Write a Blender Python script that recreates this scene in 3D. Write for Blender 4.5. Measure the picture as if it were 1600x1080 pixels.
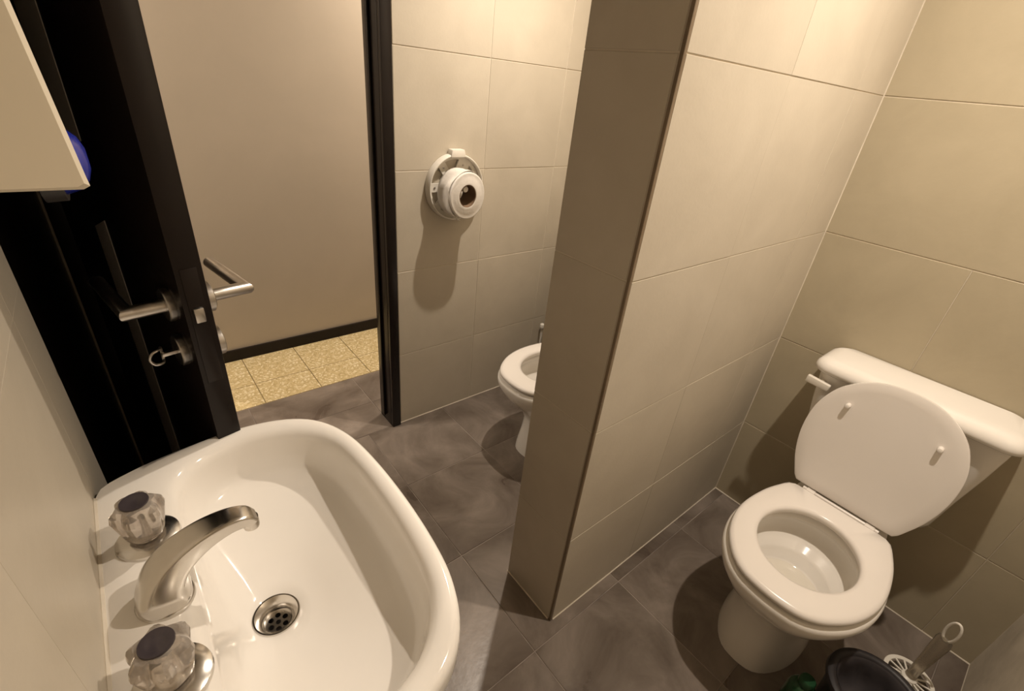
import bpy, bmesh, math, random
from mathutils import Matrix, Vector

for o in list(bpy.data.objects):
    bpy.data.objects.remove(o, do_unlink=True)
S = bpy.context.scene
C = S.collection
PI = math.pi

# ------------------------------------------------------------------ camera
cam_data = bpy.data.cameras.new('camera')
cam_data.sensor_width = 36.0
cam_data.lens = 16.488
cam_data.clip_start = 0.01
cam = bpy.data.objects.new('camera', cam_data)
C.objects.link(cam)
cam.matrix_world = Matrix(((0.77385091, 0.24334109, -0.58475626, 0.0),
                           (-0.62590294, 0.43514052, -0.64722349, 0.0),
                           (0.09695507, 0.86685515, 0.48904179, 1.45),
                           (0, 0, 0, 1)))
S.camera = cam

# ------------------------------------------------------------------ world, view
w = bpy.data.worlds.new('world')
S.world = w
w.use_nodes = True
w.node_tree.nodes['Background'].inputs[0].default_value = (1.0, 0.85, 0.68, 1)
w.node_tree.nodes['Background'].inputs[1].default_value = 0.02
S.view_settings.view_transform = 'Standard'
S.view_settings.look = 'None'
S.view_settings.exposure = 0.0
S.view_settings.gamma = 1.0
S.view_settings.use_curve_mapping = False

# lamp positions: a recessed downlight above each toilet, one panel in the corridor
CEIL = 2.36
LAMP_FAR = (1.22, 1.10, CEIL - 0.06)
LAMP_NEAR = (1.13, 0.05, CEIL - 0.06)
LAMP_BEAM, LAMP_FIELD = 20.0, 65.0      # narrow beam and wide spill of one downlight
LAMP_COLOR = (1.0, 0.87, 0.725)
BEAM_SIZE, FIELD_SIZE = math.radians(100), math.radians(168)
CORRIDOR_POWER = 29.0

# ------------------------------------------------------------------ materials
def mat(name, col, rough=0.5, metal=0.0, spec=0.5, trans=0.0, ior=1.45, coat=0.0):
    m = bpy.data.materials.new(name)
    m.use_nodes = True
    b = m.node_tree.nodes['Principled BSDF']
    b.inputs['Base Color'].default_value = (*col, 1)
    b.inputs['Roughness'].default_value = rough
    b.inputs['Metallic'].default_value = metal
    b.inputs['Specular IOR Level'].default_value = spec
    b.inputs['Transmission Weight'].default_value = trans
    b.inputs['IOR'].default_value = ior
    b.inputs['Coat Weight'].default_value = coat
    return m

def node(nt, t, **kw):
    n = nt.nodes.new(t)
    for k, v in kw.items():
        setattr(n, k, v)
    return n

def mottled(name, stops, scale, rough, detail=6.0, rand=0.06, bump=0.0, bump_scale=60.0, spec=0.4, distortion=0.4, rough_var=0.0):
    """Colour clouds in object space, shifted and shaded a little per object."""
    m = mat(name, stops[0][1], rough, spec=spec)
    nt = m.node_tree
    b = nt.nodes['Principled BSDF']
    tc = node(nt, 'ShaderNodeTexCoord')
    oi = node(nt, 'ShaderNodeObjectInfo')
    mul = node(nt, 'ShaderNodeMath', operation='MULTIPLY')
    mul.inputs[1].default_value = 37.0
    nt.links.new(oi.outputs['Random'], mul.inputs[0])
    add = node(nt, 'ShaderNodeVectorMath', operation='ADD')
    nt.links.new(tc.outputs['Object'], add.inputs[0])
    nt.links.new(mul.outputs[0], add.inputs[1])
    n = node(nt, 'ShaderNodeTexNoise')
    n.inputs['Scale'].default_value = scale
    n.inputs['Detail'].default_value = detail
    n.inputs['Roughness'].default_value = 0.6
    n.inputs['Distortion'].default_value = distortion
    nt.links.new(add.outputs[0], n.inputs['Vector'])
    r = node(nt, 'ShaderNodeValToRGB')
    while len(r.color_ramp.elements) < len(stops):
        r.color_ramp.elements.new(0.5)
    for e, (p, c) in zip(r.color_ramp.elements, stops):
        e.position = p
        e.color = (*c, 1)
    nt.links.new(n.outputs['Fac'], r.inputs['Fac'])
    hs = node(nt, 'ShaderNodeHueSaturation')
    mr = node(nt, 'ShaderNodeMapRange')
    mr.inputs['To Min'].default_value = 1 - rand
    mr.inputs['To Max'].default_value = 1 + rand
    nt.links.new(oi.outputs['Random'], mr.inputs['Value'])
    nt.links.new(mr.outputs[0], hs.inputs['Value'])
    nt.links.new(r.outputs['Color'], hs.inputs['Color'])
    nt.links.new(hs.outputs['Color'], b.inputs['Base Color'])
    if rough_var:
        m2 = node(nt, 'ShaderNodeMapRange')
        m2.inputs['To Min'].default_value = rough - rough_var
        m2.inputs['To Max'].default_value = rough + rough_var
        nt.links.new(n.outputs['Fac'], m2.inputs['Value'])
        nt.links.new(m2.outputs[0], b.inputs['Roughness'])
    if bump:
        n2 = node(nt, 'ShaderNodeTexNoise')
        n2.inputs['Scale'].default_value = bump_scale
        n2.inputs['Detail'].default_value = 4
        nt.links.new(add.outputs[0], n2.inputs['Vector'])
        bp = node(nt, 'ShaderNodeBump')
        bp.inputs['Strength'].default_value = bump
        bp.inputs['Distance'].default_value = 0.002
        nt.links.new(n2.outputs['Fac'], bp.inputs['Height'])
        nt.links.new(bp.outputs[0], b.inputs['Normal'])
    return m

M = {}
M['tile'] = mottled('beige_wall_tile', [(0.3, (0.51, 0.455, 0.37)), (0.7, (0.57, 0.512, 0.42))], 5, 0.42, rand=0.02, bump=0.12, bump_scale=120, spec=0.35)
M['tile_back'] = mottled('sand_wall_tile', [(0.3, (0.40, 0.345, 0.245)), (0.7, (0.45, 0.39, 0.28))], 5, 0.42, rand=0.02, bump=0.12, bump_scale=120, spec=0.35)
M['grout'] = mottled('pale_grout', [(0.3, (0.55, 0.49, 0.40)), (0.7, (0.74, 0.67, 0.56))], 9, 0.9, rand=0.0)
M['floor_tile'] = mottled('slate_floor_tile', [(0.28, (0.092, 0.069, 0.054)), (0.5, (0.168, 0.137, 0.113)), (0.72, (0.266, 0.222, 0.188))], 4.0, 0.30, rand=0.06, bump=0.25, bump_scale=40, distortion=0.8, rough_var=0.08)
M['floor_grout'] = mottled('floor_grout', [(0.35, (0.14, 0.115, 0.10)), (0.65, (0.42, 0.36, 0.31))], 4, 0.9, rand=0.0)
M['paint'] = mottled('corridor_paint', [(0.3, (0.44, 0.385, 0.315)), (0.7, (0.48, 0.42, 0.345))], 2, 0.6, rand=0.0)
M['ceiling'] = mottled('ceiling_paint', [(0.3, (0.68, 0.64, 0.58)), (0.7, (0.72, 0.68, 0.62))], 3, 0.8, rand=0.0)
M['black'] = mottled('black_laminate', [(0.3, (0.010, 0.007, 0.006)), (0.7, (0.014, 0.0098, 0.0085))], 6, 0.25, rand=0.0, spec=0.28)
M['band_grey'] = mottled('pale_grey_band', [(0.3, (0.68, 0.63, 0.58)), (0.7, (0.74, 0.69, 0.64))], 5, 0.5, rand=0.0)  # pale grey for the band on the door leaf
M['porcelain'] = mottled('white_porcelain', [(0.3, (0.80, 0.765, 0.715)), (0.7, (0.83, 0.795, 0.745))], 3, 0.09, rand=0.0, spec=0.55)
M['seat'] = mottled('white_seat_plastic', [(0.3, (0.78, 0.735, 0.69)), (0.7, (0.81, 0.765, 0.72))], 3, 0.22, rand=0.0)
M['plastic'] = mottled('white_plastic', [(0.3, (0.72, 0.68, 0.61)), (0.7, (0.76, 0.72, 0.65))], 4, 0.35, rand=0.0)
M['cream'] = mottled('cream_plastic', [(0.3, (0.78, 0.71, 0.58)), (0.7, (0.82, 0.75, 0.62))], 4, 0.4, rand=0.0)
M['paper'] = mottled('tissue_paper', [(0.3, (0.74, 0.70, 0.65)), (0.7, (0.80, 0.76, 0.71))], 30, 0.95, rand=0.0, bump=0.5, bump_scale=90)
M['core'] = mottled('cardboard_core', [(0.3, (0.20, 0.13, 0.08)), (0.7, (0.26, 0.17, 0.11))], 20, 0.9, rand=0.0)
M['chrome'] = mottled('worn_chrome', [(0.3, (0.62, 0.59, 0.55)), (0.7, (0.72, 0.69, 0.64))], 20, 0.2, rand=0.0, rough_var=0.05)
M['chrome'].node_tree.nodes['Principled BSDF'].inputs['Metallic'].default_value = 1.0
M['steel'] = mottled('brushed_steel', [(0.3, (0.52, 0.49, 0.46)), (0.7, (0.62, 0.59, 0.55))], 40, 0.28, rand=0.0)
M['steel'].node_tree.nodes['Principled BSDF'].inputs['Metallic'].default_value = 1.0
M['dark_hole'] = mottled('drain_dark', [(0.3, (0.012, 0.009, 0.007)), (0.7, (0.02, 0.015, 0.012))], 20, 0.7, rand=0.0)
M['acrylic'] = mottled('clear_acrylic', [(0.35, (0.50, 0.43, 0.37)), (0.65, (0.90, 0.84, 0.77))], 45, 0.08, rand=0.0)
M['acrylic'].node_tree.nodes['Principled BSDF'].inputs['Transmission Weight'].default_value = 0.72
M['acrylic'].node_tree.nodes['Principled BSDF'].inputs['IOR'].default_value = 1.49
M['cap'] = mottled('smoked_cap', [(0.3, (0.035, 0.028, 0.032)), (0.7, (0.06, 0.05, 0.055))], 20, 0.2, rand=0.0)
M['trim_brown'] = mottled('brown_edge_profile', [(0.3, (0.17, 0.125, 0.08)), (0.7, (0.22, 0.165, 0.11))], 12, 0.45, rand=0.0)
M['blue'] = mottled('blue_plastic', [(0.3, (0.008, 0.018, 0.30)), (0.7, (0.012, 0.026, 0.38))], 8, 0.25, rand=0.0)
M['bin'] = mottled('charcoal_plastic', [(0.3, (0.016, 0.014, 0.016)), (0.7, (0.024, 0.021, 0.023))], 8, 0.45, rand=0.0)
M['bag'] = mottled('dark_bin_liner', [(0.3, (0.045, 0.040, 0.043)), (0.7, (0.062, 0.055, 0.058))], 14, 0.5, rand=0.0)
M['green'] = mottled('green_plastic', [(0.3, (0.014, 0.050, 0.022)), (0.7, (0.022, 0.072, 0.030))], 10, 0.2, rand=0.0)
M['brush_clear'] = mottled('milky_plastic', [(0.3, (0.62, 0.56, 0.46)), (0.7, (0.70, 0.63, 0.52))], 8, 0.25, rand=0.0)
M['brush_clear'].node_tree.nodes['Principled BSDF'].inputs['Transmission Weight'].default_value = 0.85
def water_mat():
    m = bpy.data.materials.new('bowl_water')
    m.use_nodes = True
    nt = m.node_tree
    nt.nodes.clear()
    out = node(nt, 'ShaderNodeOutputMaterial')
    mix = node(nt, 'ShaderNodeMixShader')
    fr_ = node(nt, 'ShaderNodeFresnel')
    fr_.inputs['IOR'].default_value = 1.33
    tr_ = node(nt, 'ShaderNodeBsdfTransparent')
    tr_.inputs['Color'].default_value = (0.97, 0.96, 0.93, 1)
    gl = node(nt, 'ShaderNodeBsdfGlossy')
    gl.inputs['Roughness'].default_value = 0.02
    nt.links.new(fr_.outputs[0], mix.inputs[0])
    nt.links.new(tr_.outputs[0], mix.inputs[1])
    nt.links.new(gl.outputs[0], mix.inputs[2])
    nt.links.new(mix.outputs[0], out.inputs['Surface'])
    return m
M['water'] = water_mat()
M['stain'] = mottled('brown_stain', [(0.3, (0.16, 0.10, 0.05)), (0.7, (0.22, 0.14, 0.08))], 30, 0.6, rand=0.0)

# terrazzo: chips of several sands in a yellow binder
def terrazzo():
    m = mat('terrazzo_tile', (0.5, 0.4, 0.2), 0.35)
    nt = m.node_tree
    b = nt.nodes['Principled BSDF']
    tc = node(nt, 'ShaderNodeTexCoord')
    v = node(nt, 'ShaderNodeTexVoronoi')
    v.inputs['Scale'].default_value = 125
    v.inputs['Randomness'].default_value = 1
    nt.links.new(tc.outputs['Object'], v.inputs['Vector'])
    r = node(nt, 'ShaderNodeValToRGB')
    cols = [(0.0, (0.43, 0.33, 0.16)), (0.35, (0.53, 0.42, 0.22)), (0.7, (0.59, 0.475, 0.265)), (1.0, (0.78, 0.69, 0.49))]
    while len(r.color_ramp.elements) < 4:
        r.color_ramp.elements.new(0.5)
    for e, (p, c) in zip(r.color_ramp.elements, cols):
        e.position = p
        e.color = (*c, 1)
    sx = node(nt, 'ShaderNodeSeparateColor')
    nt.links.new(v.outputs['Color'], sx.inputs[0])
    nt.links.new(sx.outputs[0], r.inputs['Fac'])
    nt.links.new(r.outputs['Color'], b.inputs['Base Color'])
    return m
M['terrazzo'] = terrazzo()
M['terrazzo_joint'] = mottled('terrazzo_joint', [(0.3, (0.16, 0.115, 0.055)), (0.7, (0.24, 0.18, 0.09))], 20, 0.9, rand=0.0)

# ------------------------------------------------------------------ mesh helpers
def finish(me, smooth=40):
    if smooth is not None:
        me.polygons.foreach_set('use_smooth', [True] * len(me.polygons))
        me.set_sharp_from_angle(angle=math.radians(smooth))
    me.update()

def mesh_obj(name, verts, faces, m, parent=None, smooth=40, label=None):
    me = bpy.data.meshes.new(name)
    me.from_pydata([tuple(v) for v in verts], [], faces)
    bm = bmesh.new()
    bm.from_mesh(me)
    bmesh.ops.recalc_face_normals(bm, faces=bm.faces)
    bm.to_mesh(me)
    bm.free()
    finish(me, smooth)
    me.materials.append(M[m])
    o = bpy.data.objects.new(name, me)
    C.objects.link(o)
    if parent:
        o.parent = parent
    if label:
        o['label'] = label
    return o

def empty(name, loc=(0, 0, 0), rz=0.0, parent=None):
    o = bpy.data.objects.new(name, None)
    o.empty_display_size = 0.05
    C.objects.link(o)
    o.location = loc
    o.rotation_euler = (0, 0, rz)
    if parent:
        o.parent = parent
    return o

def tag(o, label, cat, group=None):
    o['label'] = label
    o['category'] = cat
    if group:
        o['group'] = group
    return o

def struct(o, label, cat):
    o['kind'] = 'structure'
    o['label'] = label
    o['category'] = cat
    return o

class MB:
    def __init__(self):
        self.v, self.f = [], []

    def box(self, x0, x1, y0, y1, z0, z1):
        n = len(self.v)
        self.v += [(x, y, z) for z in (z0, z1) for y in (y0, y1) for x in (x0, x1)]
        for q in ((0, 2, 3, 1), (4, 5, 7, 6), (0, 1, 5, 4), (2, 6, 7, 3), (0, 4, 6, 2), (1, 3, 7, 5)):
            self.f.append([n + i for i in q])
        return self

    def loft(self, rings, cap0=True, cap1=True, loop=False):
        n = len(self.v)
        k = len(rings[0])
        for r in rings:
            self.v += [tuple(p) for p in r]
        m = len(rings)
        for i in range(m if loop else m - 1):
            a, b = n + i * k, n + ((i + 1) % m) * k
            for j in range(k):
                j2 = (j + 1) % k
                self.f.append([a + j, a + j2, b + j2, b + j])
        if not loop:
            if cap0:
                self.f.append([n + j for j in range(k)][::-1])
            if cap1:
                self.f.append([n + (m - 1) * k + j for j in range(k)])
        return self

    def build(self, name, m, parent=None, smooth=40, label=None, bevel=0.0):
        o = mesh_obj(name, self.v, self.f, m, parent, None if bevel else smooth, label)
        if bevel:
            bm = bmesh.new()
            bm.from_mesh(o.data)
            bmesh.ops.bevel(bm, geom=list(bm.edges), offset=bevel, segments=2, affect='EDGES', profile=0.5)
            bm.to_mesh(o.data)
            bm.free()
            finish(o.data, smooth)
        return o

def circle(c, r, n=32, axis='z', ph=0.0, ry=None):
    out = []
    ry = r if ry is None else ry
    for i in range(n):
        a = 2 * PI * i / n + ph
        u, v = r * math.cos(a), ry * math.sin(a)
        if axis == 'z':
            out.append((c[0] + u, c[1] + v, c[2]))
        elif axis == 'y':
            out.append((c[0] + u, c[1], c[2] + v))
        else:
            out.append((c[0], c[1] + u, c[2] + v))
    return out

def lathe(c, prof, n=40, axis='z', cap0=True, cap1=True):
    """prof: (radius, distance along the axis)"""
    rings = []
    for r, h in prof:
        cc = list(c)
        cc['xyz'.index(axis)] += h
        rings.append(circle(cc, r, n, axis))
    return MB().loft(rings, cap0, cap1)

def catmull(pts, sub=8, closed=False):
    P = [Vector(p) for p in pts]
    out = []
    n = len(P)
    for i in range(n if closed else n - 1):
        p0 = P[(i - 1) % n] if closed or i > 0 else P[0] * 2 - P[1]
        p1, p2 = P[i], P[(i + 1) % n]
        p3 = P[(i + 2) % n] if closed or i + 2 < n else P[-1] * 2 - P[-2]
        for k in range(sub):
            t = k / sub
            out.append(0.5 * ((2 * p1) + (p2 - p0) * t + (2 * p0 - 5 * p1 + 4 * p2 - p3) * t * t + (3 * p1 - p0 - 3 * p2 + p3) * t ** 3))
    if not closed:
        out.append(P[-1])
    return out

def tube(path, rad, n=14, side=None, cap=True, loop=False):
    """rad: number, list of numbers or list of (across, thick); side: fixed sideways direction"""
    P = [Vector(p) for p in path]
    rings = []
    m = len(P)
    prev = None
    for i, p in enumerate(P):
        if loop:
            t = (P[(i + 1) % m] - P[i - 1]).normalized()
        else:
            t = (P[min(i + 1, m - 1)] - P[max(i - 1, 0)]).normalized()
        if side is not None:
            s = Vector(side)
        else:
            s = prev if prev is not None else (Vector((0, 0, 1)) if abs(t.z) < 0.9 else Vector((1, 0, 0)))
        s = (s - t * s.dot(t)).normalized()
        prev = s
        u = t.cross(s)
        r = rad[i] if isinstance(rad, (list, tuple)) else rad
        ra, rb = r if isinstance(r, (list, tuple)) else (r, r)
        rings.append([p + s * ra * math.cos(2 * PI * k / n) + u * rb * math.sin(2 * PI * k / n) for k in range(n)])
    return MB().loft(rings, cap, cap, loop)

def polar(outline, c, n):
    """resample a closed outline that is star-shaped about c at n even angles"""
    pts = []
    for p in outline:
        a = math.atan2(p[1] - c[1], p[0] - c[0]) % (2 * PI)
        pts.append((a, p[0], p[1]))
    pts.sort()
    pts = [(pts[-1][0] - 2 * PI, *pts[-1][1:])] + pts + [(pts[0][0] + 2 * PI, *pts[0][1:])]
    out = []
    j = 0
    for i in range(n):
        a = 2 * PI * i / n
        while pts[j + 1][0] < a:
            j += 1
        a0, x0, y0 = pts[j]
        a1, x1, y1 = pts[j + 1]
        # intersect the ray with the segment
        dx, dy = math.cos(a), math.sin(a)
        ex, ey = x1 - x0, y1 - y0
        den = dx * ey - dy * ex
        if abs(den) < 1e-12:
            out.append((x0, y0))
            continue
        t = ((x0 - c[0]) * ey - (y0 - c[1]) * ex) / den
        out.append((c[0] + dx * t, c[1] + dy * t))
    return out

def rrect(cx, cy, hx, hy, r, z, n=8):
    out = []
    for (sx, sy, a0) in ((1, 1, 0), (-1, 1, PI / 2), (-1, -1, PI), (1, -1, 1.5 * PI)):
        for k in range(n):
            a = a0 + (PI / 2) * k / (n - 1)
            out.append((cx + sx * (hx - r) + r * math.cos(a), cy + sy * (hy - r) + r * math.sin(a), z))
    return out

# ------------------------------------------------------------------ tiles
TILE_T = 0.008
tile_cache = {}
def tile_mesh(wd, hg, m, bev):
    key = (round(wd, 4), round(hg, 4), m, bev)
    if key in tile_cache:
        return tile_cache[key]
    b = bev
    v = [(0, 0, -TILE_T), (wd, 0, -TILE_T), (wd, hg, -TILE_T), (0, hg, -TILE_T),
         (0, 0, -b), (wd, 0, -b), (wd, hg, -b), (0, hg, -b),
         (b, b, 0), (wd - b, b, 0), (wd - b, hg - b, 0), (b, hg - b, 0)]
    f = [(8, 9, 10, 11)]
    for i in range(4):
        j = (i + 1) % 4
        f += [(i, j, 4 + j, 4 + i), (4 + i, 4 + j, 8 + j, 8 + i)]
    me = bpy.data.meshes.new('tile')
    me.from_pydata(v, [], f)
    me.materials.append(M[m])
    me.update()
    tile_cache[key] = me
    return me

rng = random.Random(4)
def lay(parent, origin, U, V, ub, vb, m='tile', gap=0.0024, bev=0.0012, jitter=0.0004, ub_rows=None, gapu=None):
    """tiles between consecutive breaks ub (along U) and vb (along V); U x V points out of the surface"""
    U, V = Vector(U), Vector(V)
    N = U.cross(V)
    gapu = gap if gapu is None else gapu
    for r in range(len(vb) - 1):
        ubr = ub_rows.get(r, ub) if ub_rows else ub
        for c in range(len(ubr) - 1):
            u0, u1, v0, v1 = ubr[c] + gapu / 2, ubr[c + 1] - gapu / 2, vb[r] + gap / 2, vb[r + 1] - gap / 2
            if u1 - u0 < 0.008 or v1 - v0 < 0.008:
                continue
            o = bpy.data.objects.new('tile', tile_mesh(u1 - u0, v1 - v0, m, bev))
            C.objects.link(o)
            o.parent = parent
            p = Vector(origin) + U * u0 + V * v0 + N * rng.uniform(-jitter, jitter)
            mt = Matrix((U, V, N)).transposed().to_4x4()
            mt.translation = p
            o.matrix_local = mt

def base_box(name, x0, x1, y0, y1, z0, z1, m, label, cat):
    o = MB().box(x0, x1, y0, y1, z0, z1).build(name, m, smooth=None)
    return struct(o, label, cat)

# ------------------------------------------------------------------ the room
XL, XB = -0.132, 1.730          # left wall, back wall
YN, YD = -0.384, 1.604          # near wall, door wall
PX, PY0, PY1 = 0.738, 0.499, 0.712   # divider: free end, near face, far face
DX0, DX1 = -0.062, 0.755        # door opening
YEND = 0.905                    # end of the tiled left wall
ROWS = [0.0, 0.368, 0.750, 1.132, 1.514, 1.896, 2.278, CEIL]
G = 0.0018                      # joints lie this far behind the tile faces

def grid(a, b, start, step):
    out = [a]
    k = math.ceil((a - start) / step - 1e-6)
    x = start + k * step
    while x < b - 0.004:
        if x > a + 0.004:
            out.append(x)
        x += step
    out.append(b)
    return out

floor = base_box('floor', -0.30, XB + 0.1, YN - 0.1, 2.068, -0.12, -G, 'floor_grout', 'dark grey slate-look tiled floor of the washroom', 'floor')
lay(floor, (0, 0, 0), (1, 0, 0), (0, 1, 0), grid(XL, XB, 0.641, 0.3835), grid(YN, YD, 0.460, 0.3885), 'floor_tile', gap=0.0024, jitter=0.0003)
lay(floor, (0, 0, 0), (1, 0, 0), (0, 1, 0), grid(DX0 - 0.2, DX1 + 0.2, 0.257, 0.5), [YD, 1.822, 2.066], 'floor_tile', gap=0.0024, jitter=0.0003)

floor_c = base_box('floor_corridor', -1.3, 2.2, 2.068, 2.64, -0.12, -G, 'terrazzo_joint', 'yellow terrazzo tiled floor of the corridor', 'floor')
lay(floor_c, (0, 0, 0), (1, 0, 0), (0, 1, 0), grid(-1.06, 1.92, 0.335, 0.2645), [2.070, 2.258, 2.540], 'terrazzo', gap=0.0036, jitter=0.0004)

ceil = base_box('ceiling', -0.6, XB + 0.1, YN - 0.1, YD + 0.1, CEIL, CEIL + 0.1, 'ceiling', 'white painted ceiling above the washroom', 'ceiling')

# left wall, tiled up to the black panel beside the door
wl = base_box('wall_left', XL - 0.12, XL - G, YN - 0.1, YEND, 0, CEIL, 'grout', 'beige tiled wall behind the washbasin', 'wall')
lay(wl, (XL, 0, 0), (0, 1, 0), (0, 0, 1), grid(YN, YEND, 0.40, 0.3835), ROWS, gap=0.0004, bev=0.0003, jitter=0.0)
# near wall
wn = base_box('wall_near', XL - 0.12, XB + 0.1, YN - 0.12, YN + G, 0, CEIL, 'grout', 'beige tiled side wall by the toilet brush', 'wall')
lay(wn, (0, YN, 0), (-1, 0, 0), (0, 0, 1), [-x for x in reversed(grid(XL, XB, 0.20, 0.3835))], ROWS)
# back wall behind both toilets
wb = base_box('wall_back', XB + G, XB + 0.12, YN - 0.1, YD + 0.1, 0, CEIL, 'grout', 'beige tiled wall behind the toilet cisterns', 'wall')
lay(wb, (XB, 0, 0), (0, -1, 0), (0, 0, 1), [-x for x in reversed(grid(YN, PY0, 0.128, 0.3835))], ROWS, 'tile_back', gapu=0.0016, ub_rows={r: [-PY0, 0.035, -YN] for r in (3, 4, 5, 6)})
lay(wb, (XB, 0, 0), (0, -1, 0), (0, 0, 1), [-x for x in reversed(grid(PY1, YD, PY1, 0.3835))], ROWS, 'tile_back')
# wall with the door: right of the opening, and above it
wf = MB().box(0.794, XB + 0.1, YD + G, YD + 0.10, 0, CEIL).box(-0.30, 0.794, YD + G, YD + 0.10, 2.07, CEIL).box(-0.30, -0.10, YD + G, YD + 0.10, 0, 2.07).build('wall_far', 'grout', smooth=None)
struct(wf, 'beige tiled wall with the doorway and the paper holder', 'wall')
lay(wf, (0, YD, 0), (1, 0, 0), (0, 0, 1), grid(0.796, XB, 1.191, 0.390), ROWS)
lay(wf, (0, YD, 0), (1, 0, 0), (0, 0, 1), grid(-0.12, 0.796, 0.42, 0.3835), [2.07, 2.278, CEIL])
# divider between the two toilets
wd = base_box('wall_divider', PX + G, XB, PY0 + G, PY1 - G, 0, CEIL, 'grout', 'thick tiled divider wall between the two toilets', 'wall')
lay(wd, (0, PY0, 0), (1, 0, 0), (0, 0, 1), grid(PX + 0.008, XB, 1.128, 0.3835), ROWS, gapu=0.0006, bev=0.0006)
lay(wd, (0, PY1, 0), (-1, 0, 0), (0, 0, 1), [-x for x in reversed(grid(PX, XB, 1.128, 0.3835))], ROWS)
lay(wd, (PX, 0, 0), (0, -1, 0), (0, 0, 1), [-PY1, -PY0 - 0.008], ROWS)
MB().box(PX - 0.001, PX + 0.007, PY0 - 0.001, PY0 + 0.007, 0, CEIL).build('edge_strip', 'trim_brown', wd, bevel=0.0015, label='brown metal tile edge profile')

def bead(parent, a, b, r=0.0030):
    tube([a, b], r, 8).build('grout_bead', 'grout', parent, label='pale grout line')
bead(wd, (PX + 0.01, PY0, 0.0), (XB, PY0, 0.0))
bead(wd, (PX, PY0 + 0.01, 0.0), (PX, PY1, 0.0), 0.003)
bead(wd, (XB, PY0, 0.0), (XB, PY0, CEIL), 0.0024)
bead(wb, (XB, PY0, 0.0), (XB, YN, 0.0))
bead(wb, (XB, YN, 0.0), (XB, YN, CEIL), 0.0024)
bead(wf, (0.80, YD, 0.0), (XB, YD, 0.0))
bead(wn, (XL, YN, 0.0), (XB, YN, 0.0))
bead(wf, (XB, YD, 0.0), (XB, YD, CEIL), 0.0024)

# corridor
base_box('wall_corridor', -1.3, 2.2, 2.540, 2.64, 0, CEIL, 'paint', 'plain brownish painted wall across the corridor', 'wall')
base_box('baseboard_corridor', -1.3, 2.2, 2.527, 2.540, 0, 0.062, 'black', 'black baseboard along the corridor wall', 'baseboard')
base_box('ceiling_corridor', -1.3, 2.2, YD + 0.1, 2.64, CEIL, CEIL + 0.1, 'ceiling', 'white ceiling of the corridor', 'ceiling')
base_box('wall_corridor_left', -1.4, -1.3, YD, 2.64, 0, CEIL, 'paint', 'painted end wall of the corridor beside the door side', 'wall')
base_box('wall_corridor_right', 2.2, 2.3, YD, 2.64, 0, CEIL, 'paint', 'painted end wall of the corridor beyond the far toilet', 'wall')
wcn = MB().box(-1.3, -0.10, 1.704, 1.72, 0, CEIL).box(0.80, 2.2, 1.704, 1.72, 0, CEIL).build('wall_corridor_near', 'paint', smooth=None)
struct(wcn, 'painted corridor side of the doorway wall', 'wall')

# black panel on the left between the tiles and the door frame
panel = base_box('trim_1', XL - 0.05, XL - 0.004, YEND, YD, 0, CEIL, 'black', 'black panel between the basin wall and the door frame', 'trim')

# door frame
fr = empty('trim_2', (0, YD, 0))
struct(fr, 'black door frame around the open doorway', 'door frame')
MB().box(DX1, 0.795, YD - 0.014, YD + 0.006, 0, 2.10).build('casing', 'black', None, bevel=0.003)
bpy.data.objects['casing'].name = 'casing'
for n_, (a, b) in enumerate(((DX1, 0.795), (-0.130, DX0))):
    if n_ == 0:
        o = bpy.data.objects['casing']
    else:
        o = MB().box(a, b, YD - 0.014, YD + 0.006, 0, 2.10).build('casing', 'black', None, bevel=0.003)
    o.parent = fr
    o.matrix_parent_inverse = Matrix.Translation((0, -YD, 0))
def fpart(mb, name, m, bevel=0.002, label=None):
    o = mb.build(name, m, None, bevel=bevel, label=label)
    o.parent = fr
    o.matrix_parent_inverse = Matrix.Translation((0, -YD, 0))
    return o
fpart(MB().box(DX0 - 0.03, DX1 + 0.03, YD - 0.014, YD + 0.006, 2.035, 2.10), 'head_casing', 'black')
fpart(MB().box(DX1, DX1 + 0.035, YD + 0.006, YD + 0.112, 0, 2.035), 'jamb', 'black')
fpart(MB().box(DX0 - 0.035, DX0, YD + 0.006, YD + 0.112, 0, 2.035), 'jamb', 'black')
fpart(MB().box(DX0 - 0.03, DX1 + 0.03, YD + 0.006, YD + 0.112, 2.035, 2.07), 'head_jamb', 'black')
fpart(MB().box(DX1 - 0.010, DX1, YD + 0.055, YD + 0.080, 0.03, 2.03), 'stop_strip', 'black')

# door leaf, swung into the room
DANG = math.atan2(-0.800, 0.143)
door = empty('door_1', (DX0, YD - 0.002, 0), DANG)
struct(door, 'open black door with steel lever handles', 'door')
LEAF = 0.812
MB().box(0.004, LEAF, -0.038, 0, 0.008, 2.03).build('leaf', 'black', door, bevel=0.0015)
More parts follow.
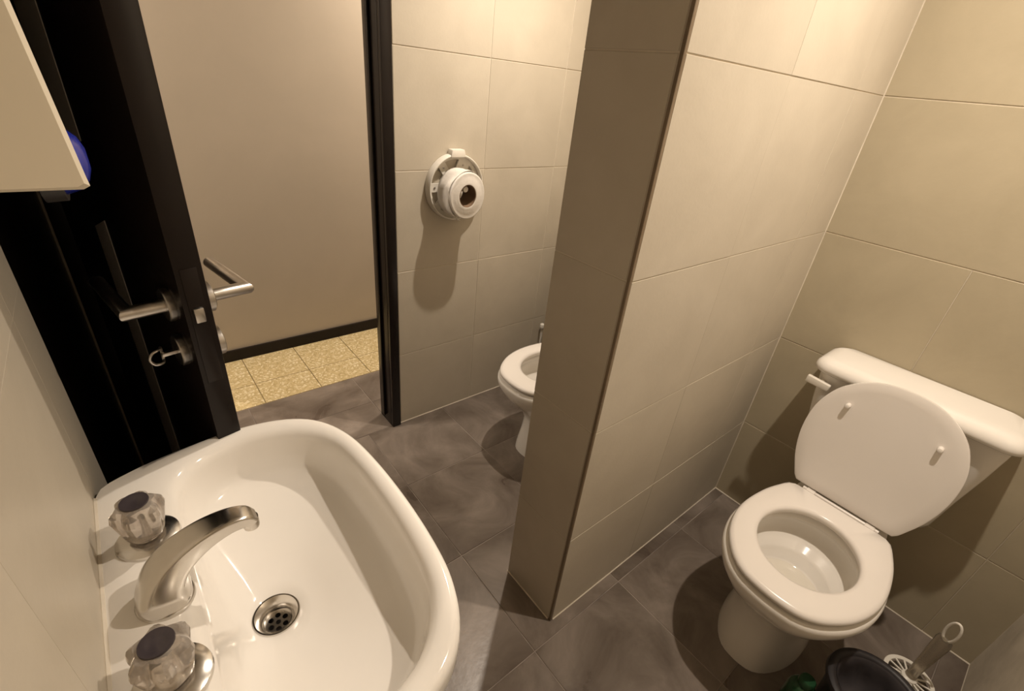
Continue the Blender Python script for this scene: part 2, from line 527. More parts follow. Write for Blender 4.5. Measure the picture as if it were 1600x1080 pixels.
# pale grey band down the middle of the leaf, in two lengths
def grey_band(u0, u1, z0, z1, skew0, skew1):
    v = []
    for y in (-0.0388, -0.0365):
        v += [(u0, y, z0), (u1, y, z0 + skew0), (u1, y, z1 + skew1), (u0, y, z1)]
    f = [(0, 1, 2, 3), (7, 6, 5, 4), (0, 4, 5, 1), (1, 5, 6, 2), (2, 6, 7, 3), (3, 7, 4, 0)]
    return mesh_obj('grey_band', v, f, 'band_grey', door, None, 'dull grey band')
grey_band(0.345, 0.452, 0.06, 1.112, 0.0, 0.037)
grey_band(0.300, 0.475, 1.290, 1.98, 0.0, 0.0)
HZ = 1.088
HU = 0.752
def handle(s, proj):
    y0 = -0.038 if s < 0 else 0.0
    h = empty('handle', (HU, y0, HZ), 0, door)
    h['label'] = 'brushed steel lever'
    RT = 0.009 if s < 0 else 0.018
    lathe((0, 0, 0), [(0.026, 0), (0.0265, s * 0.002), (0.0265, s * RT), (0.025, s * (RT + 0.0015))], 32, 'y').build('rosette', 'steel', h)
    r = 0.0108
    L = 0.155
    # mitred corner like a welded tube lever
    def ring(o, d1, d2):
        out = []
        for k in range(20):
            a = 2 * PI * k / 20
            out.append((o[0] + d1[0] * math.cos(a) * r, o[1] + d1[1] * math.cos(a) * r, o[2] + math.sin(a) * r))
        return out
    y1 = s * proj
    rings = [ring((0, s * 0.008, 0), (1, 0), 0), ring((0, y1 - s * r, 0), (1, 0), 0)]
    # the mitre plane runs diagonally through the corner
    mit = []
    for k in range(20):
        a = 2 * PI * k / 20
        cx = math.cos(a) * r
        mit.append((cx, y1 - s * r + s * cx, math.sin(a) * r))
    rings = [ring((0, s * 0.008, 0), (1, 0), 0), mit]
    end = []
    end2 = []
    for k in range(20):
        a = 2 * PI * k / 20
        cx = math.cos(a) * r
        end.append((-L, y1 - s * r + s * cx, math.sin(a) * r))
        end2.append((-L - 0.002, y1 - s * r + s * cx * 0.8, math.sin(a) * r * 0.8))
    rings += [end, end2]
    MB().loft(rings).build('lever', 'steel', h)
    e = empty('lock_rosette', (HU, y0, HZ - 0.083), 0, door)
    lathe((0, 0, 0), [(0.026, 0), (0.0265, s * 0.002), (0.0265, s * RT), (0.025, s * (RT + 0.0015))], 32, 'y').build('plate', 'steel', e)
    if s < 0:
        pts = catmull([(0.0, -0.030, 0.010), (0.010, -0.034, 0.0125), (0.013, -0.045, 0.010), (0.013, -0.050, 0), (0.013, -0.045, -0.010), (0.010, -0.034, -0.0125), (0.0, -0.030, -0.010)], 5, True)
        tube([(p.x - 0.006, p.y, p.z) for p in pts], 0.0022, 8, loop=True).build('turn_ring', 'steel', e)
        MB().box(-0.004, 0.004, -0.032, -0.009, -0.003, 0.003).build('turn_stem', 'steel', e, bevel=0.001)
    else:
        MB().box(-0.0045, 0.0045, 0.019, 0.0225, -0.011, 0.011).build('cylinder', 'chrome', e, bevel=0.001)
handle(-1, 0.070)
handle(1, 0.086)
lp = MB().box(LEAF - 0.001, LEAF + 0.0015, -0.031, -0.008, HZ - 0.125, HZ + 0.075).build('lock_faceplate', 'black', door, bevel=0.0006)
MB().box(LEAF, LEAF + 0.008, -0.027, -0.013, HZ - 0.012, HZ + 0.012).build('latch', 'steel', lp, bevel=0.0015)

# ------------------------------------------------------------------ washbasin
SY = 0.515
sink = empty('washbasin', (XL, SY, 0.62))
tag(sink, 'white porcelain washbasin on the left wall with chrome taps', 'washbasin')
def sink_child(o):
    o.parent = sink
    o.matrix_parent_inverse = Matrix.Translation((-XL, -SY, -0.62))
    return o
def sym(half):
    """half outline (x, dy) from back centre to front centre -> closed smooth outline"""
    full = half + [(x, -d) for x, d in reversed(half[1:-1])]
    return [(p.x, p.y) for p in catmull([(x, d, 0) for x, d in full], 8, True)]
outer = sym([(-0.1305, 0), (-0.1305, 0.10), (-0.1305, 0.19), (-0.1300, 0.240), (-0.122, 0.260), (-0.095, 0.274), (-0.043, 0.289), (0.045, 0.301), (0.11, 0.298), (0.16, 0.284), (0.195, 0.262), (0.22, 0.230), (0.237, 0.19), (0.247, 0.145), (0.2535, 0.075), (0.2555, 0)])
inner = sym([(-0.038, 0), (-0.038, 0.09), (-0.037, 0.165), (-0.028, 0.212), (0.004, 0.245), (0.055, 0.262), (0.10, 0.261), (0.145, 0.247), (0.178, 0.222), (0.200, 0.19), (0.2135, 0.15), (0.2215, 0.08), (0.224, 0)])
NS = 144
SC = (0.041, 0.0)
OU = polar(outer, SC, NS)
IN = polar(inner, SC, NS)
DR = (0.041, 0.0)
def ring_scale(src, c, s, z, sx=None):
    return [(c[0] + (x - c[0]) * s, SY + c[1] + (y - c[1]) * s, z) for x, y in src]
def ring_lerp(t, z):
    return [(a[0] + (b[0] - a[0]) * t, SY + a[1] + (b[1] - a[1]) * t, z) for a, b in zip(OU, IN)]
ZR = 0.845
rings = [ring_scale(OU, (0.0, 0), 0.25, 0.640), ring_scale(OU, (0.0, 0), 0.55, 0.655), ring_scale(OU, (0.01, 0), 0.80, 0.70), ring_scale(OU, (0.03, 0), 0.93, 0.765), ring_scale(OU, (0.06, 0), 0.975, 0.79), ring_scale(OU, SC, 0.995, 0.802), ring_scale(OU, SC, 1.0, 0.812), ring_scale(OU, SC, 1.0, 0.832)]
rings += [ring_scale(OU, SC, 0.994, 0.840), ring_lerp(0.18, 0.8445), ring_lerp(0.34, 0.8455), ring_lerp(0.55, 0.8445), ring_lerp(0.74, 0.8420), ring_lerp(0.88, 0.8380), ring_lerp(1.0, 0.8310)]
ZB = [0.822, 0.806, 0.786, 0.764, 0.746, 0.733, 0.7235, 0.7165, 0.711, 0.7065, 0.7030]
ZF = [0.823, 0.811, 0.797, 0.782, 0.770, 0.761, 0.752, 0.741, 0.729, 0.716, 0.7045]
STEEP = [0.988, 0.978, 0.967, 0.953, 0.930, 0.890, 0.800, 0.640, 0.460, 0.280, 0.110]
SOFT = [0.930, 0.860, 0.770, 0.660, 0.560, 0.470, 0.385, 0.300, 0.220, 0.140, 0.060]
for zb, zf, s1, s2 in zip(ZB, ZF, STEEP, SOFT):
    ring = []
    for x, y in IN:
        d = math.hypot(x - DR[0], y)
        ux, uy = (x - DR[0]) / d, y / d
        back = max(0.0, -ux) ** 1.6
        s = s1 + (s2 - s1) * back
        rad = 0.0330 + (d - 0.0330) * s
        ring.append((DR[0] + ux * rad, SY + uy * rad, zf + (zb - zf) * back))
    rings.append(ring)
def drain_ring(r, z):
    return [(DR[0] + r * math.cos(2 * PI * i / NS), SY + r * math.sin(2 * PI * i / NS), z) for i in range(NS)]
rings += [drain_ring(0.0330, 0.7010), drain_ring(0.031, 0.698), drain_ring(0.026, 0.66)]
basin = sink_child(MB().loft(rings, True, False).build('basin', 'porcelain', None, smooth=60))

sink_child(tube([(XL + 0.001, SY - 0.238, 0.838), (XL + 0.001, SY + 0.238, 0.838)], 0.0045, 8).build('sealant', 'grout', None, label='pale sealant bead'))

# drain: chrome funnel, perforated grate, dark pipe
drain = sink_child(lathe((DR[0], SY, 0), [(0.0338, 0.7012), (0.0328, 0.7034), (0.0305, 0.7034), (0.0250, 0.6985), (0.0205, 0.6920), (0.0190, 0.6880), (0.0190, 0.6700)], 48, 'z', False, False).build('drain', 'chrome', None))
bm = bmesh.new()
edges = []
def add_loop(c, r, n):
    vs = [bm.verts.new((c[0] + r * math.cos(2 * PI * i / n), c[1] + r * math.sin(2 * PI * i / n), 0.6815)) for i in range(n)]
    for i in range(n):
        edges.append(bm.edges.new((vs[i], vs[(i + 1) % n])))
add_loop((DR[0], SY), 0.0192, 40)
add_loop((DR[0], SY), 0.0037, 14)
for k in range(6):
    a = k * PI / 3 + 0.3
    add_loop((DR[0] + 0.0115 * math.cos(a), SY + 0.0115 * math.sin(a)), 0.0040, 14)
bmesh.ops.triangle_fill(bm, use_beauty=True, use_dissolve=False, edges=edges)
ext = bmesh.ops.extrude_face_region(bm, geom=list(bm.faces))
bmesh.ops.translate(bm, verts=[v for v in ext['geom'] if isinstance(v, bmesh.types.BMVert)], vec=(0, 0, -0.002))
bmesh.ops.recalc_face_normals(bm, faces=bm.faces)
me = bpy.data.meshes.new('grate')
bm.to_mesh(me)
bm.free()
me.materials.append(M['chrome'])
gr = bpy.data.objects.new('grate', me)
C.objects.link(gr)
gr.parent = drain
pipe = lathe((DR[0], SY, 0), [(0.0189, 0.672), (0.001, 0.671)], 32, 'z', False, True).build('pipe_bottom', 'dark_hole', drain)

# spout
pts = catmull([(-0.0690, SY, 0.842), (-0.0680, SY, 0.862), (-0.0620, SY, 0.884), (-0.0450, SY, 0.906), (-0.0180, SY, 0.9225), (0.0100, SY, 0.9295), (0.0310, SY, 0.9270), (0.0400, SY, 0.9170)], 6)
n_ = len(pts)
rr = []
for i in range(n_):
    t = i / (n_ - 1)
    a = 0.0260 * (1 - t) ** 2.2 + 0.0118 + 0.0030 * math.sin(PI * t)
    b = 0.0270 * (1 - t) ** 2.6 + 0.0085 + 0.001 * math.sin(PI * t)
    rr.append((min(a, 0.0300), min(b, 0.0290)))
P_ = [Vector(p) for p in pts]
rings = []
for i, p in enumerate(P_):
    t = (P_[min(i + 1, n_ - 1)] - P_[max(i - 1, 0)]).normalized()
    if i == 0:
        t = Vector((0, 0, 1))
    s = Vector((0, 1, 0))
    u = t.cross(s)          # points inward, under the arc
    a, b = rr[i]
    ring = []
    k_ = i / (n_ - 1)
    for k in range(44):
        th = 2 * PI * k / 44
        ex = 2.0 + 5.0 * min(1, k_ * 2.2)      # rounder base, squarer arm
        cx = math.copysign(abs(math.cos(th)) ** (2 / ex), math.cos(th))
        sy_ = math.copysign(abs(math.sin(th)) ** (2 / ex), math.sin(th))
        ring.append(p + s * a * cx + u * b * sy_)
    rings.append(ring)
spout = sink_child(MB().loft(rings).build('spout', 'chrome', None, smooth=60))
sink_child(lathe((-0.069, SY, 0), [(0.0315, 0.8405), (0.0315, 0.8475), (0.030, 0.8495)], 40).build('spout_base', 'chrome', None))
av = lathe((0.0385, SY, 0), [(0.0095, 0.905), (0.0100, 0.908), (0.0100, 0.921)], 24).build('aerator', 'chrome', spout)

# taps: flange, faceted acrylic knob, smoked cap
def tap(y, ph):
    t = sink_child(empty('tap_handle', (-0.075, y, 0.842)))
    t['label'] = 'faceted clear acrylic tap knob on a chrome flange'
    lathe((0, 0, 0), [(0.0375, 0), (0.0380, 0.003), (0.0370, 0.0075), (0.0300, 0.0115), (0.0220, 0.0130), (0.0170, 0.0135), (0.0150, 0.0200)], 44).build('flange', 'chrome', t)
    prof = [(0.0185, 0.0165, 0), (0.0222, 0.0200, 0.03), (0.0240, 0.0310, 0.06), (0.0268, 0.0480, 0.09), (0.0280, 0.0570, 0.12), (0.0262, 0.0660, 0.13), (0.0205, 0.0730, 0.09), (0.0165, 0.0745, 0.03)]
    rings = []
    n = 48
    for r, z, fl in prof:
        rings.append([(r * (1 + fl * math.cos(6 * 2 * PI * i / n)) * math.cos(2 * PI * i / n + ph), r * (1 + fl * math.cos(6 * 2 * PI * i / n)) * math.sin(2 * PI * i / n + ph), z) for i in range(n)])
    k = MB().loft(rings).build('knob', 'acrylic', t, smooth=22)
    lathe((0, 0, 0), [(0.0070, 0.0135), (0.0070, 0.0450), (0.0060, 0.0500)], 20).build('spindle', 'chrome', k)
    lathe((0, 0, 0), [(0.0155, 0.0740), (0.0165, 0.0750), (0.0160, 0.0768), (0.0100, 0.0766), (0.0085, 0.0756), (0.001, 0.0754)], 28).build('cap', 'cap', t)
    return t
tap(0.626, 0.2)
tap(0.405, 0.55)

# ------------------------------------------------------------------ toilets
SEATW = [(0.0, 0.0), (0.006, 0.20), (0.0175, 0.345), (0.05, 0.50), (0.116, 0.672), (0.238, 0.860), (0.393, 0.975), (0.557, 1.0), (0.753, 0.941), (0.90, 0.84), (0.96, 0.78), (1.0, 0.70)]
def seatw(t):
    t = max(0.0, min(1.0, t))
    for (t0, a), (t1, b) in zip(SEATW, SEATW[1:]):
        if t <= t1:
            return a + (b - a) * (t - t0) / (t1 - t0)
    return SEATW[-1][1]
def d_outline(front, back, hw, length=0.458, n=90):
    pts = []
    half = []
    for t, wv in SEATW:
        half.append((front + t * length, wv * hw))
    if back > front + length:
        half.append((front + length + (back - front - length) * 0.5, 0.66 * hw))
        half.append((back - 0.02, 0.64 * hw))
        half.append((back, 0.55 * hw))
    half.append((half[-1][0], half[-1][1] * 0.5))
    half.append((half[-1][0], 0))
    full = half + [(x, -y) for x, y in reversed(half[1:-1])]
    return [(p.x, p.y) for p in catmull([(x, y, 0) for x, y in full], 6, True)]
NT = 96
def d_ring(front, back, hw, z, length=0.458, c=None):
    c = c or (front + 0.26, 0.0)
    return [(x, y, z) for x, y in polar(d_outline(front, back, hw, length), c, NT)]
def ell_ring(cx, a, b, z):
    return [(cx + a * math.cos(2 * PI * i / NT), b * math.sin(2 * PI * i / NT), z) for i in range(NT)]

def make_toilet(name):
    """local frame: x towards the back wall measured as in the room, y about the centre line"""
    t = empty(name)
    rings = [d_ring(1.116, 1.56, 0.120, 0.0, 0.40), d_ring(1.119, 1.56, 0.119, 0.03, 0.40), d_ring(1.133, 1.56, 0.110, 0.10, 0.40), d_ring(1.142, 1.56, 0.107, 0.17, 0.40), d_ring(1.118, 1.56, 0.122, 0.225, 0.42), d_ring(1.072, 1.565, 0.150, 0.275, 0.44), d_ring(1.026, 1.57, 0.177, 0.325, 0.45), d_ring(1.004, 1.575, 0.191, 0.362), d_ring(0.999, 1.575, 0.1945, 0.382), d_ring(1.000, 1.575, 0.194, 0.394), d_ring(1.006, 1.572, 0.190, 0.401), d_ring(1.016, 1.565, 0.182, 0.404)]
    rings += [ell_ring(1.24, 0.166, 0.143, 0.404), ell_ring(1.24, 0.160, 0.137, 0.400), ell_ring(1.24, 0.158, 0.135, 0.378), ell_ring(1.245, 0.172, 0.148, 0.366), ell_ring(1.25, 0.171, 0.147, 0.345), ell_ring(1.25, 0.160, 0.137, 0.318), ell_ring(1.245, 0.142, 0.122, 0.300), ell_ring(1.238, 0.126, 0.110, 0.291), ell_ring(1.234, 0.121, 0.106, 0.284), ell_ring(1.230, 0.113, 0.100, 0.256), ell_ring(1.228, 0.104, 0.092, 0.250), ell_ring(1.224, 0.060, 0.055, 0.246), ell_ring(1.222, 0.02, 0.02, 0.245)]
    bowl = MB().loft(rings, True, True).build('bowl', 'porcelain', t, smooth=55)
    MB().loft([ell_ring(1.2288, 0.1075, 0.0955, 0.2525), ell_ring(1.2288, 0.003, 0.003, 0.2525)], False, True).build('water', 'water', bowl, smooth=30)
    # seat ring
    cs = (1.24, 0.0)
    def so(front, hw, z, ln):
        return [(x, y, z) for x, y in polar(d_outline(front, 0, hw, ln), cs, NT)]
    rings = [so(1.012, 0.180, 0.4085, 0.447), so(1.006, 0.1860, 0.413, 0.455), so(1.004, 0.1880, 0.420, 0.459), so(1.008, 0.1845, 0.4275, 0.453), so(1.018, 0.1755, 0.4310, 0.440),
             ell_ring(1.24, 0.158, 0.135, 0.4300), ell_ring(1.24, 0.149, 0.126, 0.4270), ell_ring(1.24, 0.1455, 0.1225, 0.4200), ell_ring(1.24, 0.148, 0.125, 0.4085)]
    MB().loft(rings, False, False, True).build('seat', 'seat', t, smooth=50)
    # hinge
    hg = tube([(1.4725, -0.105, 0.4255), (1.4725, 0.105, 0.4255)], 0.0062, 16).build('hinge', 'seat', t)
    for s in (-1, 1):
        MB().box(1.458, 1.487, s * 0.082 - 0.013, s * 0.082 + 0.013, 0.404, 0.4335).build('hinge_block', 'seat', hg, bevel=0.003)
    # lid, leaning back against the cistern
    lid = empty('lid', (1.476, 0, 0.430), 0, t)
    lid.rotation_euler = (0, math.radians(8.0), 0)
    # local: z up along the lid, -x is the side that faces the room
    Ln = 0.398
    def lr(inset, x):
        hp = [(0.0, 0.0), (0.002, 0.035), (0.013, 0.077), (0.038, 0.119), (0.078, 0.156), (0.138, 0.181), (0.198, 0.188), (0.258, 0.184), (0.318, 0.170), (0.368, 0.150), (0.392, 0.139), (0.398, 0.132), (0.398, 0.07), (0.398, 0.0)]
        k1, k2 = (Ln - 2 * inset) / Ln, (0.188 - inset) / 0.188
        hp = [(inset + u * k1, y * k2) for u, y in hp]
        o = [(p.x, p.y) for p in catmull([(x, y, 0) for x, y in hp + [(x, -y) for x, y in reversed(hp[1:-1])]], 6, True)]
        q = polar(o, (0.2, 0.0), NT)
        return [(x, y, Ln + 0.008 - u) for u, y in q]
    rings = [lr(0.030, -0.0055), lr(0.004, -0.0068), lr(0.0, -0.0050), lr(0.0, 0.004), lr(0.006, 0.0075), lr(0.06, 0.0095)]
    MB().loft(rings).build('lid_panel', 'seat', lid, smooth=50)
    for s in (-1, 1):
        lathe((0, s * 0.110, 0.300), [(0.0070, -0.005), (0.0066, -0.021), (0.0055, -0.0235), (0.002, -0.0245)], 18, 'x').build('bumper', 'seat', lid)
    # cistern
    tank = empty('cistern', (1.73, 0, 0.44), 0, t)
    def tr(z, hw, x0, r):
        x1 = 1.727
        return [(p[0] - 1.73, p[1], z - 0.44) for p in rrect((x0 + x1) / 2, 0, (x1 - x0) / 2, hw, r, z)]
    rings = [tr(0.412, 0.150, 1.630, 0.02), tr(0.415, 0.172, 1.612, 0.03), tr(0.424, 0.184, 1.598, 0.035), tr(0.445, 0.190, 1.592, 0.035), tr(0.55, 0.203, 1.588, 0.035), tr(0.66, 0.219, 1.577, 0.035), tr(0.772, 0.232, 1.570, 0.035)]
    MB().loft(rings).build('cistern_body', 'porcelain', tank, smooth=50)
    rings = [tr(0.766, 0.236, 1.566, 0.036), tr(0.767, 0.243, 1.558, 0.040), tr(0.772, 0.248, 1.5525, 0.042), tr(0.782, 0.2495, 1.551, 0.043), tr(0.792, 0.247, 1.554, 0.042), tr(0.801, 0.2405, 1.5605, 0.040), tr(0.8075, 0.230, 1.571, 0.036), tr(0.8105, 0.215, 1.586, 0.03)]
    MB().loft(rings).build('cistern_lid', 'porcelain', tank, smooth=60)
    lv = MB().box(-0.034, 0.034, -0.010, 0.010, -0.011, 0.011).build('flush_lever', 'plastic', tank, bevel=0.004)
    for v in lv.data.vertices:
        x, y, z = v.co
        v.co = (y * 0.75 + abs(x) * 0.0, x, z * (1 + 3.0 * max(0, x)))
    lv.data.update()
    lv.location = (1.551 - 1.73, 0.212, 0.733 - 0.44)
    lv.rotation_euler = (math.radians(4), 0, 0)
    lathe((1.562 - 1.73, 0.205, 0.733 - 0.44), [(0.009, 0.012), (0.009, -0.006)], 20, 'x').build('lever_pivot', 'plastic', tank)
    return t
def copy_tree(o, parent=None):
    c = o.copy()
    C.objects.link(c)
    if parent:
        c.parent = parent
    for ch in list(o.children):
        copy_tree(ch, c)
    return c
toilet = make_toilet('toilet')
toilet.location = (0, 0.084, 0)
bowl_stain = [ch for ch in toilet.children if ch.name.startswith('bowl')][0]
far = copy_tree(toilet)
far.location = (0.028, 1.130, 0)
for ch in far.children:                      # keep the farther cistern against the wall
    if ch.name.startswith('cistern'):
        ch.location.x -= 0.028
tag(toilet, 'white toilet with raised round lid in the near stall', 'toilet', 'toilets either side of the divider')
tag(far, 'white toilet half hidden behind the divider wall', 'toilet', 'toilets either side of the divider')

# ------------------------------------------------------------------ paper holder and roll on the door wall
HX, HZ2 = 1.045, 1.070
hold = empty('paper_holder', (HX, YD, HZ2))
tag(hold, 'round white open toilet paper holder screwed to the tiles', 'paper holder')
lathe((0, 0, 0), [(0.1180, -0.001), (0.1240, -0.001), (0.1250, -0.010), (0.1235, -0.030), (0.1205, -0.0335), (0.1175, -0.0325), (0.1160, -0.028), (0.1170, -0.012)], 64, 'y', False, False).build('rim', 'plastic', hold)
# back plate: rim flange, hub and spokes with open windows between
mb = MB()
mb.loft([circle((0, -0.010, 0), 0.1175, 64, 'y'), circle((0, -0.0105, 0), 0.1020, 64, 'y')], False, False)
lathe_r = [circle((0, -0.0105, 0), 0.1020, 64, 'y'), circle((0, -0.004, 0), 0.1015, 64, 'y')]
mb.loft(lathe_r, False, False)
mb.build('flange', 'plastic', hold)
lathe((0, 0, 0), [(0.066, -0.002), (0.066, -0.010), (0.060, -0.0115), (0.020, -0.0115), (0.016, -0.014), (0.014, -0.030)], 48, 'y').build('hub', 'plastic', hold)
for k, a in enumerate((20, 65, 125, 180, 225, 300)):
    a = math.radians(a)
    hw = 0.016 if k != 1 else 0.026
    ca, sa = math.cos(a), math.sin(a)
    v = []
    for y in (-0.003, -0.0104):
        for rr_, s in ((0.058, -1), (0.058, 1), (0.108, 1), (0.108, -1)):
            v.append((rr_ * ca - s * hw * sa, y, rr_ * sa + s * hw * ca))
    sp = mesh_obj('spoke', v, [(0, 1, 2, 3), (4, 7, 6, 5), (0, 4, 5, 1), (1, 5, 6, 2), (2, 6, 7, 3), (3, 7, 4, 0)], 'plastic', hold, None)
    lathe((0.088 * ca, 0, 0.088 * sa), [(0.004, -0.010), (0.004, -0.0125), (0.002, -0.013)], 10, 'y').build('screw', 'steel', sp)
MB().loft([[(-0.034, -0.002, 0.112), (0.034, -0.002, 0.112), (0.027, -0.002, 0.139), (-0.027, -0.002, 0.139)], [(-0.034, -0.036, 0.112), (0.034, -0.036, 0.112), (0.027, -0.034, 0.139), (-0.027, -0.034, 0.139)]]).build('lock_tab', 'plastic', hold, bevel=0.003)
lathe((-0.012, 0, 0.012), [(0.0125, -0.010), (0.0120, -0.105), (0.0100, -0.109), (0.004, -0.110)], 24, 'y').build('spindle', 'plastic', hold)

roll = empty('paper_roll', (HX - 0.012, YD - 0.034, HZ2 + 0.010))
tag(roll, 'used toilet paper roll hanging on the round holder', 'paper roll')
def roll_ring(r, y, wob, seed, ph=0.0, n=64):
    q = random.Random(seed)
    p1, p2 = q.uniform(0, 6), q.uniform(0, 6)
    out = []
    for i in range(n):
        a = 2 * PI * i / n
        rad = r * (1 + wob * math.sin(3 * a + p1) + wob * 0.6 * math.sin(5 * a + p2))
        out.append((rad * math.cos(a) * 0.93, y, rad * math.sin(a) * 1.03))
    return out
CO = -0.020    # the core hangs with its top on the spindle
rings = [roll_ring(0.0400, -0.002, 0, 1), roll_ring(0.070, -0.001, 0.02, 2), roll_ring(0.0790, -0.006, 0.02, 3), roll_ring(0.0815, -0.026, 0.022, 3), roll_ring(0.0790, -0.046, 0.02, 4), roll_ring(0.0820, -0.066, 0.012, 5), roll_ring(0.0835, -0.086, 0.008, 6), roll_ring(0.0815, -0.0900, 0.008, 6), roll_ring(0.0775, -0.0910, 0.006, 6), roll_ring(0.068, -0.0895, 0, 7), roll_ring(0.066, -0.0908, 0, 7), roll_ring(0.052, -0.0898, 0, 7), roll_ring(0.050, -0.0908, 0, 7), roll_ring(0.0410, -0.0905, 0, 1), roll_ring(0.0400, -0.088, 0, 1)]
MB().loft([[(p[0], p[1], p[2] + CO) for p in r] for r in rings], False, False).build('paper', 'paper', roll, smooth=60)
MB().loft([[(p[0], p[1], p[2] + CO) for p in roll_ring(r, y, 0, 1)] for r, y in ((0.0399, -0.003), (0.0399, -0.0895), (0.0380, -0.0895), (0.0380, -0.003))], False, False, True).build('core', 'core', roll, smooth=60)
# loose sheet edge crumpled over the left of the roll
v, f = [], []
nu, nv = 22, 10
q = random.Random(9)
for i in range(nu):
    a = math.radians(62 + 190 * i / (nu - 1))
    for j in range(nv):
        y = -0.004 - 0.080 * j / (nv - 1)
        r = 0.0850 + 0.0035 * math.sin(i * 1.1 + j * 0.8) * math.sin(j * 0.7) + 0.004 * (i / nu) ** 2 + 0.005 * math.exp(-((j - 8) ** 2) / 3) * (0.5 + 0.5 * math.sin(i * 0.7))
        v.append((r * math.cos(a) * 0.93, y, r * math.sin(a) * 1.03 + CO))
for i in range(nu - 1):
    for j in range(nv - 1):
        a = i * nv + j
        f.append((a, a + 1, a + nv + 1, a + nv))
sh = mesh_obj('loose_sheet', v, f, 'paper', roll, 60)
sm = sh.modifiers.new('thickness', 'SOLIDIFY')
sm.thickness = 0.0008

# ------------------------------------------------------------------ towel dispenser on the left wall
disp = empty('towel_dispenser', (XL, 0.50, 1.343))
tag(disp, 'cream plastic wall dispenser with a blue push button above the basin', 'dispenser')
def dch(mb, name, m, bevel=0.0, smooth=40, parent=None):
    o = mb.build(name, m, None, smooth=smooth, bevel=bevel)
    o.parent = disp
    o.matrix_parent_inverse = Matrix.Translation((-XL, -0.50, -1.343))
    return o
def prof_ring(y, ins=0.0):
    # side profile: wider at the bottom
    pts = [(XL, 1.343 + ins), (-0.0150 - ins, 1.343 + ins), (-0.0105 - ins, 1.3455 + ins), (-0.0112 - ins, 1.352 + ins), (-0.036 - ins, 1.665 - ins), (-0.046 - ins, 1.672 - ins), (XL, 1.672 - ins)]
    return [(x, y, z) for x, z in pts]
dch(MB().loft([prof_ring(0.512, 0.004), prof_ring(0.505, 0.0), prof_ring(0.500, 0.003)]), 'side_cover', 'cream', smooth=30)
body = [(XL, 1.348), (-0.046, 1.348), (-0.038, 1.356), (-0.052, 1.662), (-0.060, 1.668), (XL, 1.668)]
dch(MB().loft([[(x, y, z) for x, z in body] for y in (0.512, 0.745)]), 'body', 'cream', smooth=30)
dch(MB().loft([prof_ring(0.745, 0.012), prof_ring(0.752, 0.012)]), 'side_cover', 'cream', smooth=30)
# blue lens on the front
bl = []
for k, (s, x) in enumerate(((1.0, -0.0420), (0.98, -0.030), (0.86, -0.019), (0.62, -0.0115), (0.3, -0.0080))):
    bl.append([(x, 0.615 + 0.060 * s * math.cos(a), 1.3475 + 0.030 * s * math.sin(a)) for a in [2 * PI * i / 32 for i in range(32)]])
dch(MB().loft(bl), 'push_button', 'blue', smooth=50)
dch(MB().loft([[(-0.045, 0.615 + 0.067 * math.cos(a), 1.348 + 0.036 * math.sin(a)) for a in [2 * PI * i / 32 for i in range(32)]], [(-0.0300, 0.615 + 0.066 * math.cos(a), 1.348 + 0.035 * math.sin(a)) for a in [2 * PI * i / 32 for i in range(32)]]]), 'button_collar', 'bin', smooth=50)

# ------------------------------------------------------------------ things on the floor beside the near toilet
BX, BY = 1.125, -0.182
wbin = empty('waste_bin', (BX, BY, 0))
tag(wbin, 'dark round waste bin with a dark liner beside the near toilet', 'bin')
lathe((0, 0, 0), [(0.074, 0.0), (0.078, 0.004), (0.094, 0.248), (0.102, 0.250), (0.106, 0.259), (0.104, 0.269), (0.096, 0.273), (0.086, 0.270), (0.082, 0.262), (0.070, 0.012), (0.002, 0.010)], 48, 'z', True, True).build('body', 'bin', wbin, smooth=50)
rings = []
for k, (r, z) in enumerate(((0.0835, 0.267), (0.0800, 0.262), (0.0760, 0.245), (0.0735, 0.225), (0.0700, 0.205), (0.0620, 0.185), (0.0480, 0.172), (0.0300, 0.166), (0.0100, 0.160))):
    rings.append([((r + 0.0022 * math.sin(9 * a + k) * (k > 1)) * math.cos(a), (r + 0.0022 * math.sin(9 * a + k) * (k > 1)) * math.sin(a), z ) for a in [2 * PI * i / 60 for i in range(60)]])
MB().loft(rings, False, True).build('liner', 'bag', wbin, smooth=60)

gb = empty('green_bottle', (1.072, -0.070, 0))
tag(gb, 'small dark green glossy plastic bottle between bin and toilet', 'bottle')
lathe((0, 0, 0), [(0.029, 0), (0.033, 0.004), (0.0335, 0.02), (0.0330, 0.155), (0.030, 0.170), (0.022, 0.180), (0.016, 0.184), (0.016, 0.188)], 32).build('body', 'green', gb, smooth=50)
lathe((0, 0, 0), [(0.0185, 0.185), (0.0190, 0.188), (0.0185, 0.204), (0.016, 0.207)], 24).build('cap', 'green', gb)

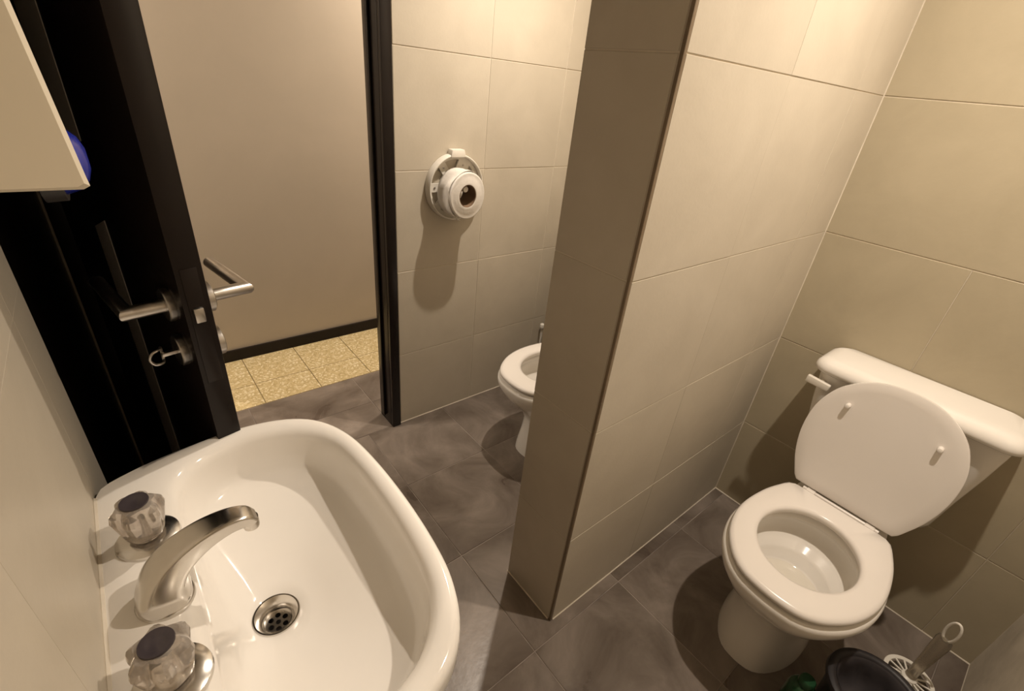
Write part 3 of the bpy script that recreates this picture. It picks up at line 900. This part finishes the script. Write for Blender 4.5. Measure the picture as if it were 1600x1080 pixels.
br = empty('toilet_brush', (1.415, -0.252, 0))
tag(br, 'milky plastic toilet brush in its pot near the back corner', 'toilet brush')
lathe((0, 0, 0), [(0.052, 0), (0.055, 0.004), (0.050, 0.085), (0.047, 0.090), (0.045, 0.085), (0.049, 0.008), (0.002, 0.006)], 40, 'z').build('pot', 'brush_clear', br, smooth=50)
col_ = empty('collar', (0, 0, 0.096), 0, br)
lathe((0, 0, 0), [(0.050, -0.002), (0.060, -0.002), (0.061, 0.001), (0.060, 0.003), (0.050, 0.003), (0.049, 0.0005), (0.050, -0.002)], 44, 'z', False, False).build('ring', 'plastic', col_)
lathe((0, 0, 0), [(0.018, -0.003), (0.020, 0), (0.019, 0.006), (0.013, 0.010)], 28, 'z').build('hub', 'plastic', col_)
for k in range(14):
    a = 2 * PI * k / 14
    ca, sa = math.cos(a), math.sin(a)
    v = []
    for z in (-0.001, 0.002):
        for r, s in ((0.016, -1), (0.016, 1), (0.052, 1), (0.052, -1)):
            v.append((r * ca - s * 0.0022 * sa, r * sa + s * 0.0022 * ca, z))
    mesh_obj('spoke', v, [(0, 1, 2, 3), (4, 7, 6, 5), (0, 4, 5, 1), (1, 5, 6, 2), (2, 6, 7, 3), (3, 7, 4, 0)], 'plastic', col_, None)
tube([(0, 0, 0.098), (0, 0, 0.13), (0, 0, 0.20), (0, 0, 0.275), (0, 0, 0.290)], [(0.014, 0.012), (0.013, 0.010), (0.016, 0.008), (0.020, 0.006), (0.017, 0.004)], 20, side=(0.45, 0.89, 0)).build('stem', 'brush_clear', br)
lp_pts = [(0.014 * math.cos(a) * 0.45, 0.014 * math.cos(a) * 0.89, 0.318 + 0.036 * math.sin(a)) for a in [2 * PI * i / 28 for i in range(28)]]
tube(lp_pts, 0.0034, 10, loop=True).build('loop', 'plastic', br)
lathe((0, 0, 0), [(0.010, 0.012), (0.034, 0.016), (0.038, 0.045), (0.034, 0.075), (0.010, 0.082)], 28, 'z').build('bristles', 'plastic', br)

sv = empty('stop_valve', (1.632, YD - 0.022, 0))
tag(sv, 'small white pipe stub with rounded knob behind the half hidden toilet', 'valve')
lathe((0, 0, 0), [(0.012, 0), (0.012, 0.004), (0.0065, 0.008), (0.0065, 0.30)], 18).build('pipe', 'plastic', sv)
lathe((0, 0, 0), [(0.0075, 0.298), (0.0125, 0.304), (0.0140, 0.318), (0.0115, 0.330), (0.005, 0.335)], 20).build('knob', 'plastic', sv)

# ------------------------------------------------------------------ lamps
def downlight(pos, label):
    d = empty('downlight', (pos[0], pos[1], CEIL))
    tag(d, label, 'lamp', 'recessed ceiling downlights')
    lathe((0, 0, 0), [(0.050, -0.001), (0.064, -0.001), (0.065, -0.004), (0.060, -0.007), (0.052, -0.005), (0.050, -0.001)], 40, 'z', False, False).build('trim_ring', 'plastic', d)
    lathe((0, 0, 0), [(0.050, -0.002), (0.048, -0.0005)], 32, 'z', True, True).build('reflector', 'steel', d)
    for energy, size, blend in ((LAMP_BEAM, BEAM_SIZE, 0.75), (LAMP_FIELD, FIELD_SIZE, 1.0)):
        ld = bpy.data.lights.new('downlight_lamp', 'SPOT')
        ld.energy = energy
        ld.color = LAMP_COLOR
        ld.spot_size = size
        ld.spot_blend = blend
        ld.shadow_soft_size = 0.018
        lo = bpy.data.objects.new('downlight_lamp', ld)
        C.objects.link(lo)
        lo.parent = d
        lo.location = (0, 0, pos[2] - CEIL)
    return d
downlight(LAMP_FAR, 'recessed round downlight above the half hidden toilet')
downlight(LAMP_NEAR, 'recessed round downlight above the near toilet')

for cx, where in ((-0.75, 'left of the doorway'), (1.65, 'right of the doorway')):
    cl = empty('corridor_lamp', (cx, 2.10, CEIL))
    tag(cl, 'flat white ceiling lamp out in the corridor ' + where, 'lamp', 'flat corridor ceiling lamps')
    MB().box(-0.20, 0.20, -0.10, 0.10, -0.02, 0).build('housing', 'plastic', cl, bevel=0.004)
    ld = bpy.data.lights.new('corridor_lamp_light', 'AREA')
    ld.shape = 'RECTANGLE'
    ld.size, ld.size_y = 0.36, 0.18
    ld.energy = CORRIDOR_POWER
    ld.color = (1.0, 0.87, 0.72)
    lo = bpy.data.objects.new('corridor_lamp_light', ld)
    C.objects.link(lo)
    lo.parent = cl
    lo.location = (0, 0, -0.024)
